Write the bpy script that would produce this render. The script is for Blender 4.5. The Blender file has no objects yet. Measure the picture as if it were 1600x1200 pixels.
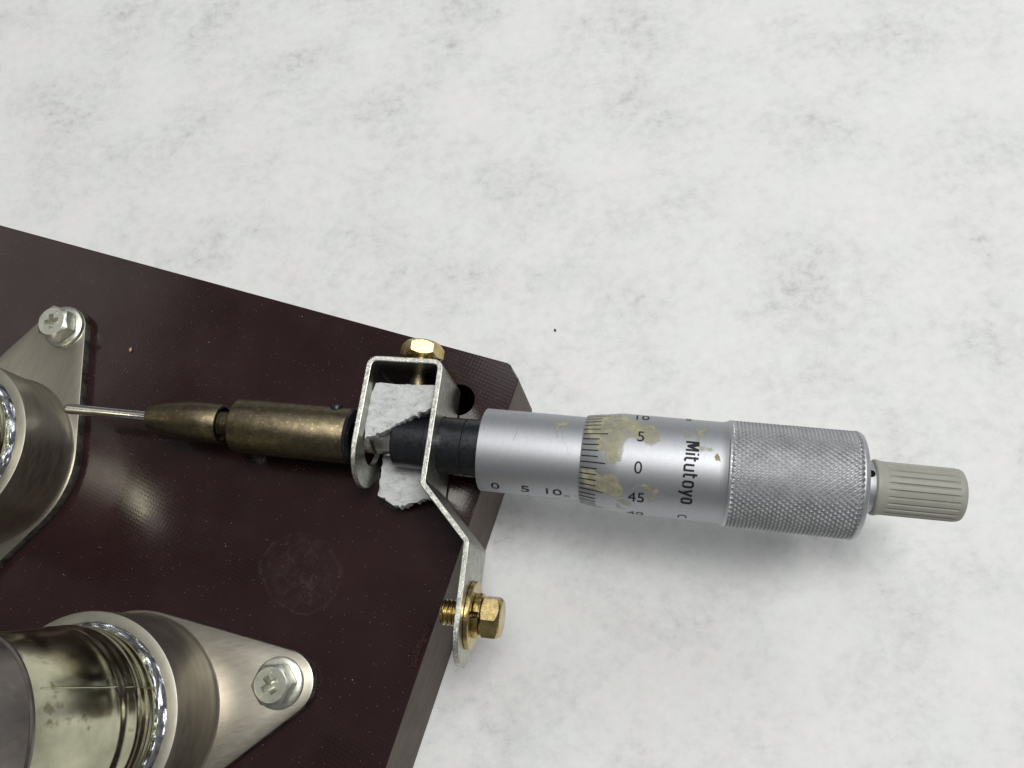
import bpy, bmesh, math, random
from mathutils import Vector, Matrix, noise
PI = math.pi; R = math.radians
S = bpy.context.scene; C = S.collection
random.seed(7)

# ---------------------------------------------------------------- camera, light, exposure (1 unit = 1 cm)
cd = bpy.data.cameras.new('camera'); cam = bpy.data.objects.new('camera', cd); C.objects.link(cam)
right = Vector((0.9893, 0.0, -0.1458)); up = Vector((0.0452, 0.9509, 0.3063)); back = right.cross(up).normalized()
up = back.cross(right.normalized())
cam.matrix_world = Matrix(((right.x, up.x, back.x, 0), (right.y, up.y, back.y, 0), (right.z, up.z, back.z, 13.8), (0, 0, 0, 1)))
cd.sensor_width = 36; cd.lens = 29.025; cd.clip_start = 0.1; cd.clip_end = 500
S.camera = cam
S.view_settings.view_transform = 'Standard'; S.view_settings.look = 'None'; S.view_settings.exposure = 0; S.view_settings.gamma = 1

W = bpy.data.worlds.new('World'); S.world = W; W.use_nodes = True
W.node_tree.nodes['Background'].inputs[0].default_value = (1.0, 1.0, 1.0, 1)
W.node_tree.nodes['Background'].inputs[1].default_value = 0.13

def area(name, ax, ay, dist, sx, sy, power, col):
    """ceiling or window light seen from the object at ax, ay degrees off the vertical"""
    d = Vector((math.tan(R(ax)), math.tan(R(ay)), 1)).normalized()
    l = bpy.data.lights.new(name, 'AREA'); l.shape = 'RECTANGLE'; l.size = sx; l.size_y = sy; l.energy = power; l.color = col
    o = bpy.data.objects.new(name, l); C.objects.link(o); o.location = d * dist
    o.rotation_euler = d.to_track_quat('Z', 'Y').to_euler()
    return o
area('ceiling_light', 14, 8, 120, 42, 50, 103000, (1.0, 0.985, 0.96))
area('window_light', -50, 30, 150, 60, 60, 7500, (1.0, 0.98, 0.9))
area('ceiling_panel', -6, 33, 170, 40, 76, 24000, (0.98, 0.97, 1.0))
area('far_ceiling_light', 40, 45, 160, 60, 30, 40000, (0.95, 1.0, 1.0))

# ---------------------------------------------------------------- material helpers
def mat(name, col, metallic=0.0, rough=0.5, spec=0.5):
    m = bpy.data.materials.new(name); m.use_nodes = True
    b = m.node_tree.nodes['Principled BSDF']
    b.inputs['Base Color'].default_value = (*col, 1); b.inputs['Metallic'].default_value = metallic
    b.inputs['Roughness'].default_value = rough; b.inputs['Specular IOR Level'].default_value = spec
    return m
class N:
    """small node-graph builder on one material, working in object space"""
    def __init__(s, m):
        s.m = m; s.t = m.node_tree; s.b = s.t.nodes['Principled BSDF']
        s.co = s.t.nodes.new('ShaderNodeTexCoord').outputs['Object']
    def new(s, typ, **kw):
        n = s.t.nodes.new(typ)
        for k, v in kw.items(): setattr(n, k, v)
        return n
    def link(s, a, b): s.t.links.new(a, b)
    def mapping(s, scale=(1, 1, 1), rot=(0, 0, 0), loc=(0, 0, 0)):
        n = s.new('ShaderNodeMapping'); n.inputs['Scale'].default_value = scale; n.inputs['Rotation'].default_value = rot
        n.inputs['Location'].default_value = loc; s.link(s.co, n.inputs['Vector']); return n.outputs[0]
    def noise(s, scale, detail=3, rough=0.5, vec=None, dist=0):
        n = s.new('ShaderNodeTexNoise'); n.inputs['Scale'].default_value = scale; n.inputs['Detail'].default_value = detail
        n.inputs['Roughness'].default_value = rough; n.inputs['Distortion'].default_value = dist
        s.link(vec or s.co, n.inputs['Vector']); return n.outputs['Fac']
    def ramp(s, fac, stops):
        n = s.new('ShaderNodeValToRGB'); e = n.color_ramp.elements
        while len(e) < len(stops): e.new(0.5)
        for i, (p, c) in enumerate(stops):
            e[i].position = p; e[i].color = (*c, 1) if isinstance(c, tuple) else (c, c, c, 1)
        s.link(fac, n.inputs[0]); return n.outputs[0]
    def math(s, op, a, b=None, clamp=False):
        n = s.new('ShaderNodeMath', operation=op, use_clamp=clamp)
        for i, v in enumerate((a, b)):
            if v is None: continue
            if isinstance(v, (int, float)): n.inputs[i].default_value = v
            else: s.link(v, n.inputs[i])
        return n.outputs[0]
    def mix(s, fac, a, b, blend='MIX'):
        n = s.new('ShaderNodeMix', data_type='RGBA', blend_type=blend)
        for sock, v in ((n.inputs[0], fac), (n.inputs[6], a), (n.inputs[7], b)):
            if isinstance(v, (int, float)): sock.default_value = v if sock == n.inputs[0] else (v, v, v, 1)
            elif isinstance(v, tuple): sock.default_value = (*v, 1)
            else: s.link(v, sock)
        return n.outputs[2]
    def color(s, v): s.link(v, s.b.inputs['Base Color'])
    def rough(s, v): s.link(v, s.b.inputs['Roughness'])
    def bump(s, h, strength=0.3, dist=0.01):
        n = s.new('ShaderNodeBump'); n.inputs['Strength'].default_value = strength; n.inputs['Distance'].default_value = dist
        s.link(h, n.inputs['Height']); s.link(n.outputs[0], s.b.inputs['Normal'])

def metal(name, col, rough, var=0.12, scale=6, stretch=(1, 1, 1), bump=0.05, spots=None, rvar=0.12, metallic=1.0):
    m = mat(name, col, metallic, rough); n = N(m)
    v = n.mapping(stretch)
    a = n.noise(scale, 5, 0.6, v); f = n.noise(scale * 9, 3, 0.6, v)
    lo = tuple(max(0, c * (1 - 2.2 * var)) for c in col); hi = tuple(min(1, c * (1 + 1.2 * var)) for c in col)
    c = n.ramp(a, [(0.3, lo), (0.7, hi)])
    if spots:
        sp = n.ramp(n.noise(spots[1], 4, 0.65), [(spots[2], 0.0), (spots[2] + 0.05, 1.0)])
        c = n.mix(sp, c, spots[0])
    n.color(c)
    n.rough(n.ramp(n.noise(scale * 3, 4, 0.6, v), [(0.3, max(0.03, rough - rvar)), (0.72, rough + rvar)]))
    if bump: n.bump(f, bump, 0.02)
    return m

# ---- table: mottled white paper-like laminate
M_table = mat('mottled_white', (0.8, 0.8, 0.8), 0, 0.55, 0.3); n = N(M_table)
w = n.mapping((1.0, 1.12, 1), (0, 0, R(-10)))
big = n.noise(0.5, 3, 0.5, w); mid = n.noise(3.5, 9, 0.72, w, 0.0); fine = n.noise(16, 5, 0.75, n.mapping((1, 1.6, 1), (0, 0, R(30))))
s_ = n.math('ADD', n.math('MULTIPLY', big, 0.38), n.math('ADD', n.math('MULTIPLY', mid, 0.46), n.math('ADD', n.math('MULTIPLY', fine, 0.09), n.math('MULTIPLY', n.noise(6.5, 6, 0.75, n.mapping((1.25, 1, 1), (0, 0, R(20)))), 0.10))))
c = n.ramp(s_, [(0.36, (0.51, 0.52, 0.52)), (0.45, (0.685, 0.695, 0.693)), (0.53, (0.755, 0.763, 0.760)), (0.64, (0.80, 0.806, 0.803))])
tint = n.ramp(n.noise(0.9, 2, 0.5, n.mapping((1, 1, 1), (0, 0, 0), (7, 3, 1))), [(0.38, (0.985, 1.0, 0.998)), (0.62, (1.0, 0.99, 0.992))])
n.color(n.mix(1.0, c, tint, 'MULTIPLY')); n.bump(n.noise(40, 3, 0.6), 0.06, 0.01)

# ---- phenolic board
M_board = mat('maroon_phenolic', (0.02, 0.01, 0.012), 0, 0.2, 0.5); n = N(M_board)
v1 = n.mapping((1, 1, 1), (0, 0, R(-18.5)))
def wave(rot, scale):
    k = n.new('ShaderNodeTexWave', wave_type='BANDS', bands_direction='X'); k.inputs['Scale'].default_value = scale
    k.inputs['Distortion'].default_value = 0.6; k.inputs['Detail'].default_value = 1; k.inputs['Detail Scale'].default_value = 3
    mp = n.mapping((1, 1, 1), (0, 0, R(rot))); n.link(mp, k.inputs['Vector']); return k.outputs['Fac']
weave = n.math('MULTIPLY', wave(18.5 + 8, 4.6), wave(108.5 + 8, 4.6))
base = n.mix(n.ramp(n.noise(0.5, 4, 0.6), [(0.35, 0.0), (0.7, 1.0)]), (0.0155, 0.0062, 0.0068), (0.026, 0.0110, 0.0120))
base = n.mix(n.math('MULTIPLY', weave, 0.55), base, (0.030, 0.012, 0.0135))
# dried water mark: irregular rings around a spot on the face
def ring(cx, cy, r0, wid, sq=1.0, rot=0.0, wob=0.12):
    mp = n.new('ShaderNodeMapping'); mp.vector_type = 'TEXTURE'
    mp.inputs['Location'].default_value = (cx + 1.833, cy - 4.852, 2.0); mp.inputs['Rotation'].default_value = (0, 0, R(rot)); mp.inputs['Scale'].default_value = (1, sq, 1)
    n.link(n.co, mp.inputs['Vector'])
    L = n.new('ShaderNodeVectorMath', operation='LENGTH'); n.link(mp.outputs[0], L.inputs[0])
    d = n.math('ADD', L.outputs['Value'], n.math('MULTIPLY', n.math('SUBTRACT', n.noise(3.2, 3, 0.6), 0.5), wob * 2))
    return n.math('SUBTRACT', 1.0, n.math('DIVIDE', n.math('ABSOLUTE', n.math('SUBTRACT', d, r0)), wid), True)
film = n.math('MAXIMUM', n.math('MULTIPLY', ring(-5.62, 1.42, 0.36, 0.07, 1.25, 20, 0.08), 0.8), ring(-5.7, 1.3, 0.62, 0.05, 1.2, 60, 0.1))
film = n.math('MAXIMUM', film, n.math('MULTIPLY', ring(-5.95, 1.0, 0.14, 0.2, 1, 0, 0.15), n.noise(9, 4, 0.7)))
vc_ = n.new('ShaderNodeTexVoronoi', feature='DISTANCE_TO_EDGE'); vc_.inputs['Scale'].default_value = 3.4; vc_.inputs['Randomness'].default_value = 1.0
wob = n.new('ShaderNodeVectorMath', operation='ADD'); wn_ = n.new('ShaderNodeTexNoise'); wn_.inputs['Scale'].default_value = 4; n.link(n.co, wn_.inputs['Vector'])
wsc = n.new('ShaderNodeVectorMath', operation='SCALE'); n.link(wn_.outputs['Color'], wsc.inputs[0]); wsc.inputs['Scale'].default_value = 0.16
n.link(n.co, wob.inputs[0]); n.link(wsc.outputs[0], wob.inputs[1]); n.link(wob.outputs[0], vc_.inputs['Vector'])
cells = n.math('SUBTRACT', 1.0, n.math('MULTIPLY', vc_.outputs['Distance'], 12), True)
disk = ring(-5.72, 1.28, 0.0, 0.62, 1.2, 60, 0.15)
disk = n.math('MULTIPLY', disk, 3.0, True)
film = n.math('MAXIMUM', n.math('MULTIPLY', film, 0.5), n.math('MULTIPLY', n.math('MULTIPLY', cells, disk), 0.75))
film = n.math('MAXIMUM', film, n.math('MULTIPLY', disk, n.math('MULTIPLY', n.noise(4, 4, 0.7), 0.45)))
film = n.math('MULTIPLY', film, n.ramp(n.noise(5, 4, 0.7), [(0.40, 0.05), (0.62, 1.0)]))
haze = n.ramp(n.noise(0.8, 5, 0.65, n.mapping((1, 1, 1), (0, 0, 0.6), (3, 1, 0))), [(0.5, 0.0), (0.75, 1.0)])
base = n.mix(n.math('MULTIPLY', film, 0.30), base, (0.13, 0.105, 0.11)); base = n.mix(n.math('MULTIPLY', haze, 0.035), base, (0.16, 0.14, 0.14))
vo = n.new('ShaderNodeTexVoronoi'); vo.inputs['Scale'].default_value = 6.5; n.link(n.co, vo.inputs['Vector'])
sp = n.math('LESS_THAN', vo.outputs['Distance'], n.math('MULTIPLY', n.math('POWER', n.noise(2.3, 2), 3), 0.22))
wn = n.new('ShaderNodeTexWhiteNoise'); n.link(vo.outputs['Position'], wn.inputs['Vector'])
sp = n.math('MULTIPLY', sp, n.math('GREATER_THAN', wn.outputs['Value'], 0.87))
vf = n.new('ShaderNodeTexVoronoi'); vf.inputs['Scale'].default_value = 17; n.link(n.co, vf.inputs['Vector'])
sp2 = n.math('LESS_THAN', vf.outputs['Distance'], 0.14)
wn2 = n.new('ShaderNodeTexWhiteNoise'); n.link(vf.outputs['Position'], wn2.inputs['Vector'])
sp2 = n.math('MULTIPLY', sp2, n.math('MULTIPLY', n.math('GREATER_THAN', wn2.outputs['Value'], 0.82), 0.22))
base = n.mix(n.math('MAXIMUM', sp, sp2), base, (0.40, 0.36, 0.34))
n.color(base)
n.rough(n.ramp(n.noise(1.2, 5, 0.6), [(0.3, 0.12), (0.75, 0.22)]))
n.bump(n.math('ADD', weave, n.math('MULTIPLY', n.noise(6, 3), 0.5)), 0.065, 0.005)

M_side = mat('sawn_phenolic', (0.1, 0.08, 0.07), 0, 0.5, 0.25); n = N(M_side)
st = n.noise(2.2, 4, 0.6, n.mapping((1, 1, 14), (0, 0, 0)))
n.color(n.ramp(st, [(0.3, (0.10, 0.080, 0.068)), (0.7, (0.16, 0.13, 0.112))])); n.bump(n.noise(30, 3, 0.6, n.mapping((1, 1, 6))), 0.12, 0.01)
n.rough(n.ramp(n.noise(3, 3), [(0.3, 0.65), (0.7, 0.8)]))
M_bore = mat('drilled_bore', (0.012, 0.008, 0.008), 0, 0.7, 0.2)
M_fray = mat('frayed_phenolic', (0.10, 0.03, 0.02), 0, 0.8, 0.2); n = N(M_fray)
n.color(n.ramp(n.noise(22, 4, 0.7), [(0.45, (0.014, 0.006, 0.006)), (0.8, (0.085, 0.03, 0.02))])); n.bump(n.noise(30, 3), 0.6, 0.02)

M_nickel = metal('nickel_plate', (0.40, 0.375, 0.315), 0.33, 0.05, 2.5, (1, 5, 1), 0.0, ((0.10, 0.085, 0.07), 16, 0.735), 0.03)
M_shear = metal('sheared_edge', (0.15, 0.14, 0.12), 0.68, 0.38, 6, (1, 1, 0.6), 0.6, None, 0.1, 0.6)
M_collar = metal('turned_nickel', (0.47, 0.43, 0.365), 0.42, 0.08, 1.4, (1, 1, 5), 0.0, ((0.14, 0.12, 0.09), 5, 0.70), 0.06)
M_rim = metal('rim_nickel', (0.36, 0.345, 0.29), 0.50, 0.05, 3, (1, 1, 1), 0.0, None, 0.05)
M_solder = metal('solder', (0.52, 0.54, 0.60), 0.2, 0.25, 5, (1, 1, 1), 0.35, None, 0.10)
M_pipe = metal('plated_pipe', (0.60, 0.585, 0.42), 0.19, 0.20, 1.1, (1, 1, 1), 0.02, ((0.27, 0.25, 0.16), 1.3, 0.56), 0.05)
M_dull = metal('dull_pipe', (0.24, 0.215, 0.20), 0.40, 0.12, 2, (1, 1, 1), 0.05)
M_zinc = metal('zinc_plating', (0.72, 0.73, 0.65), 0.38, 0.07, 4, (1, 1, 1), 0.04, ((0.40, 0.37, 0.25), 8, 0.68), 0.06)
M_yzinc = metal('yellow_zinc', (0.58, 0.45, 0.20), 0.24, 0.18, 5, (1, 1, 1), 0.10, ((0.34, 0.22, 0.08), 7, 0.64), 0.07)
M_bronze = metal('aged_bronze', (0.165, 0.137, 0.088), 0.36, 0.16, 8, (1, 1, 1), 0.22, ((0.42, 0.31, 0.15), 18, 0.62), 0.07)
M_brass = metal('brass_thread', (0.55, 0.40, 0.14), 0.28, 0.15, 5)
M_steel = metal('bright_steel', (0.66, 0.65, 0.62), 0.20, 0.08, 6, (4, 1, 1), 0.02, None, 0.06)
M_galv = metal('galvanised_sheet', (0.46, 0.46, 0.41), 0.34, 0.14, 7, (1, 1, 1), 0.10, ((0.20, 0.19, 0.16), 20, 0.68), 0.10)
M_cutedge = metal('cut_sheet_edge', (0.74, 0.74, 0.68), 0.34, 0.22, 16, (1, 1, 1), 0.5)
M_alu = metal('satin_chrome', (0.485, 0.50, 0.525), 0.54, 0.03, 8, (6, 1, 1), 0.02, ((0.33, 0.33, 0.32), 13, 0.745), 0.03)
M_knurl = metal('knurled_chrome', (0.54, 0.55, 0.565), 0.52, 0.06, 5, (1, 1, 1), 0.05, ((0.24, 0.17, 0.13), 5, 0.76), 0.05)
M_black = mat('blackened_steel', (0.014, 0.015, 0.017), 0.75, 0.3, 0.4); n = N(M_black)
n.color(n.ramp(n.noise(14, 5, 0.7), [(0.35, (0.030, 0.032, 0.036)), (0.8, (0.058, 0.061, 0.068))])); n.bump(n.noise(50, 3), 0.18, 0.01)
n.rough(n.ramp(n.noise(20, 4), [(0.3, 0.26), (0.7, 0.42)]))
M_ink = mat('engraved_black', (0.010, 0.010, 0.012), 0, 0.55, 0.3)
M_dark = mat('hole_shade_black', (0.006, 0.006, 0.006), 0, 0.8, 0.1)  # near-black colour standing in for shade inside the neck hole
M_grey = mat('grey_plastic', (0.33, 0.33, 0.285), 0, 0.5, 0.35); n = N(M_grey)
n.color(n.ramp(n.noise(5, 5, 0.6), [(0.3, (0.30, 0.30, 0.262)), (0.7, (0.345, 0.343, 0.302))])); n.bump(n.noise(60, 2), 0.06, 0.01)
M_glue = mat('dried_glue', (0.42, 0.40, 0.27), 0, 0.34, 0.5); n = N(M_glue)
n.color(n.ramp(n.noise(7, 5, 0.65), [(0.3, (0.36, 0.34, 0.215)), (0.7, (0.47, 0.455, 0.33))])); n.bump(n.noise(16, 4, 0.6), 0.35, 0.03)
ga = n.new('ShaderNodeAttribute'); ga.attribute_name = 'edge'
al = n.ramp(n.noise(6, 5, 0.65, n.mapping((1, 1, 1), (0, 0, 0), (4, 2, 1))), [(0.34, 0.30), (0.62, 0.86)])
n.link(n.math('MULTIPLY', al, n.ramp(ga.outputs['Fac'], [(0.0, 0.15), (0.7, 1.0)])), n.b.inputs['Alpha'])
M_chip = mat('brown_glue_chip', (0.22, 0.17, 0.07), 0, 0.4, 0.5)
M_fibre = mat('torn_fibre', (0.72, 0.74, 0.73), 0, 0.9, 0.1); n = N(M_fibre)
fb = n.noise(5, 6, 0.72, n.mapping((1, 2.0, 1), (0, 0, R(35))), 0.8)
n.color(n.ramp(fb, [(0.30, (0.30, 0.32, 0.32)), (0.46, (0.56, 0.58, 0.575)), (0.7, (0.68, 0.70, 0.69))])); n.bump(fb, 0.55, 0.05)
M_crumb = mat('tan_crumb', (0.45, 0.30, 0.16), 0, 0.8)
M_lint = mat('dark_lint', (0.012, 0.014, 0.014), 0, 0.8)

# ---------------------------------------------------------------- object helpers
def empty(name, loc, rz=0.0):
    o = bpy.data.objects.new(name, None); C.objects.link(o); o.location = loc; o.rotation_euler = (0, 0, rz)
    o.empty_display_size = 0.3; return o
def tag(o, label, cat, group=None):
    o['label'] = label; o['category'] = cat
    if group: o['group'] = group
    return o
def obj(name, me, mats, parent=None, loc=None, rot=None, smooth=40):
    if isinstance(me, bmesh.types.BMesh):
        bm = me; me = bpy.data.meshes.new(name); bmesh.ops.recalc_face_normals(bm, faces=bm.faces); bm.to_mesh(me); bm.free()
    me.name = name
    if not isinstance(mats, (list, tuple)): mats = [mats]
    for m in mats: me.materials.append(m)
    if smooth:
        me.shade_smooth(); me.set_sharp_from_angle(angle=R(smooth))
    o = bpy.data.objects.new(name, me); C.objects.link(o); o.parent = parent
    if loc is not None: o.location = loc
    if rot is not None: o.rotation_euler = rot
    return o
AX = 'X'
def revolve(prof, seg=64, axis='X', rf=None, bm=None):
    """surface of revolution; prof = [(station, radius)], rf(s, r, theta) may modulate the radius.
    axis X: point = (s, -r sin t, r cos t); axis Z: (r cos t, r sin t, s)"""
    bm = bm or bmesh.new(); rows = []
    for s, r in prof:
        if r < 1e-6:
            rows.append([bm.verts.new((s, 0, 0) if axis == 'X' else (0, 0, s))]); continue
        row = []
        for i in range(seg):
            t = 2 * PI * i / seg; q = rf(s, r, t) if rf else r
            row.append(bm.verts.new((s, -q * math.sin(t), q * math.cos(t)) if axis == 'X' else (q * math.cos(t), q * math.sin(t), s)))
        rows.append(row)
    for a, b in zip(rows, rows[1:]):
        if len(a) == 1 and len(b) == 1: continue
        for i in range(seg):
            j = (i + 1) % seg
            if len(a) == 1: bm.faces.new((a[0], b[i], b[j]))
            elif len(b) == 1: bm.faces.new((a[i], b[0], a[j]))
            else: bm.faces.new((a[i], b[i], b[j], a[j]))
    return bm
def prism(outline, z0, z1, bm=None, mi=(0, 0)):
    """closed prism from a plan outline; mi = material of faces / of side walls"""
    bm = bm or bmesh.new()
    a = [bm.verts.new((x, y, z0)) for x, y in outline]; b = [bm.verts.new((x, y, z1)) for x, y in outline]
    f = bm.faces.new(b); f.material_index = mi[0]; f = bm.faces.new(a[::-1]); f.material_index = mi[0]
    for i in range(len(a)):
        j = (i + 1) % len(a); f = bm.faces.new((a[i], a[j], b[j], b[i])); f.material_index = mi[1]
    return bm
def bevel(bm, off, seg=2, ang=30):
    bm.normal_update()
    ed = [e for e in bm.edges if len(e.link_faces) == 2 and e.calc_face_angle(0) > R(ang)]
    bmesh.ops.bevel(bm, geom=ed, offset=off, segments=seg, affect='EDGES', profile=0.5)
    return bm
def cut(o, cutter_bm, mcut=None):
    """real boolean difference, baked into the mesh"""
    cm = bpy.data.meshes.new('cutter'); bmesh.ops.recalc_face_normals(cutter_bm, faces=cutter_bm.faces); cutter_bm.to_mesh(cm); cutter_bm.free()
    if mcut:
        o.data.materials.append(mcut)
        for m in o.data.materials: cm.materials.append(m)
        for p in cm.polygons: p.material_index = len(o.data.materials) - 1
    c = bpy.data.objects.new('cutter', cm); C.objects.link(c); c.matrix_world = o.matrix_world if not o.parent else o.parent.matrix_world @ o.matrix_basis
    bpy.context.view_layer.update()
    md = o.modifiers.new('cut', 'BOOLEAN'); md.operation = 'DIFFERENCE'; md.object = c; md.solver = 'EXACT'
    dg = bpy.context.evaluated_depsgraph_get(); new = bpy.data.meshes.new_from_object(o.evaluated_get(dg))
    o.modifiers.clear(); old = o.data; nm = old.name; o.data = new; bpy.data.meshes.remove(old); new.name = nm
    bpy.data.objects.remove(c); bpy.data.meshes.remove(cm)
    new.shade_smooth(); new.set_sharp_from_angle(angle=R(14))
def hexhead(ap, h, axis='Z', top=0.93, ch=(0.45, 0.62)):
    """hexagon bolt head with chamfered corners, from station 0 to h"""
    def rh(t): return ap / math.cos(((t + PI / 6) % (PI / 3)) - PI / 6)
    bm = bmesh.new(); seg = 72; rows = []
    def pt(r, t, s): return (s, -r * math.sin(t), r * math.cos(t)) if axis == 'X' else (r * math.cos(t), r * math.sin(t), s)
    def row(fr, fs): rows.append([bm.verts.new(pt(fr(2 * PI * i / seg), 2 * PI * i / seg, fs(2 * PI * i / seg))) for i in range(seg)])
    row(lambda t: ap * 0.96, lambda t: 0.0)
    row(lambda t: rh(t), lambda t: 0.022 + ch[0] * (rh(t) - ap))
    row(lambda t: rh(t), lambda t: h - 0.03 - ch[1] * (rh(t) - ap))
    row(lambda t: ap * top + 0.012, lambda t: h - 0.008)
    row(lambda t: ap * top, lambda t: h)
    for a, b in zip(rows, rows[1:]):
        for i in range(seg): j = (i + 1) % seg; bm.faces.new((a[i], a[j], b[j], b[i]))
    bm.faces.new(rows[-1]); bm.faces.new(rows[0][::-1])
    return bm
def thread(r, s0, s1, pitch, axis='X', depth=0.022):
    prof = [(s0, 0), (s0, r - depth * 1.2)]; s = s0 + 0.01
    while s + pitch < s1:
        prof += [(s + pitch * 0.1, r - depth), (s + pitch * 0.45, r), (s + pitch * 0.6, r), (s + pitch * 0.95, r - depth)]; s += pitch
    prof += [(s1, r - depth), (s1, 0)]
    return revolve(prof, 32, axis)
def tube(pts, r, seg=12):
    bm = bmesh.new(); rows = []
    for i, p in enumerate(pts):
        d = (pts[min(i + 1, len(pts) - 1)] - pts[max(i - 1, 0)]).normalized(); q = d.to_track_quat('X', 'Z')
        rr = r[i] if isinstance(r, list) else r
        rows.append([bm.verts.new(p + q @ Vector((0, rr * math.cos(2 * PI * k / seg), rr * math.sin(2 * PI * k / seg)))) for k in range(seg)])
    for a, b in zip(rows, rows[1:]):
        for k in range(seg): j = (k + 1) % seg; bm.faces.new((a[k], a[j], b[j], b[k]))
    bm.faces.new(rows[0][::-1]); bm.faces.new(rows[-1]); return bm

# ---------------------------------------------------------------- setting
ZT = -2.0                                            # height of the table under the board's top face
bm = bmesh.new(); vs = [bm.verts.new(p) for p in ((-60, -40, 0), (60, -40, 0), (60, 60, 0), (-60, 60, 0))]; bm.faces.new(vs)
vs2 = [bm.verts.new((v.co.x, v.co.y, -3)) for v in vs]; bm.faces.new(vs2[::-1])
for i in range(4): bm.faces.new((vs[i], vs2[i], vs2[(i + 1) % 4], vs[(i + 1) % 4]))
t = obj('tabletop', bm, M_table, loc=(0, 0, ZT - 0.004), smooth=0); t['kind'] = 'structure'

# ---------------------------------------------------------------- board
ang = R(-18.58); e1 = Vector((math.cos(ang), math.sin(ang))); e2 = Vector((e1.y, -e1.x))
corner = Vector((-1.833, 4.852))
cut_a = corner - e1 * 0.26; cut_b = corner + e2 * 0.235
far_a = corner - e1 * 19; far_b = corner + e2 * 13.5; far_c = far_a + e2 * 13.5
out = []
P, Q = cut_a, cut_b
out += [P - e1 * 0.05, P + (Q - P) * 0.06, Q - (Q - P) * 0.06, Q + e2 * 0.05, far_b, far_c, far_a]
board = empty('mounting_board', (corner.x, corner.y, ZT)); tag(board, 'thick dark maroon phenolic board with woven surface lying on the white table', 'board')
loc = [(p.x - corner.x, p.y - corner.y) for p in out]
bm = prism(loc[::-1], 0, 2.0, mi=(0, 1)); bevel(bm, 0.02, 2)
slab = obj('slab', bm, [M_board, M_side], board, smooth=30)
bpy.context.view_layer.update()
hb = prism([(-2.99 - corner.x + 0.29 * math.cos(2 * PI * i / 40), 4.29 - corner.y + 0.29 * math.sin(2 * PI * i / 40)) for i in range(40)], 0.4, 2.2)
cut(slab, hb, M_bore)
# frayed splinter strip along the right edge
bm = bmesh.new(); rows = []
for i in range(26):
    f = i / 25; base_ = Vector((-3.36, 0.43)).lerp(Vector((-3.615, -0.26)), f) - corner
    row = []
    for k in range(7):
        g = k / 6; jit = random.uniform(-0.02, 0.02)
        wdt = 0.13 * (1 if f > 0.06 else 0.6)
        p = base_ - e1 * (wdt * (1 - g) + jit + 0.012)
        h = 2.0 + 0.004 + (0.022 * abs(noise.noise(Vector((p.x * 14, p.y * 14, 2)))) + (0.022 if k in (0, 6) or i in (0, 25) else 0) * random.random())
        row.append(bm.verts.new((p.x, p.y, h)))
    rows.append(row)
for a, b in zip(rows, rows[1:]):
    for k in range(6): bm.faces.new((a[k], a[k + 1], b[k + 1], b[k]))
fr = obj('frayed_edge', bm, M_fray, board, smooth=20); fr['label'] = 'splintered reddish strip at the edge of the board'

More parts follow.
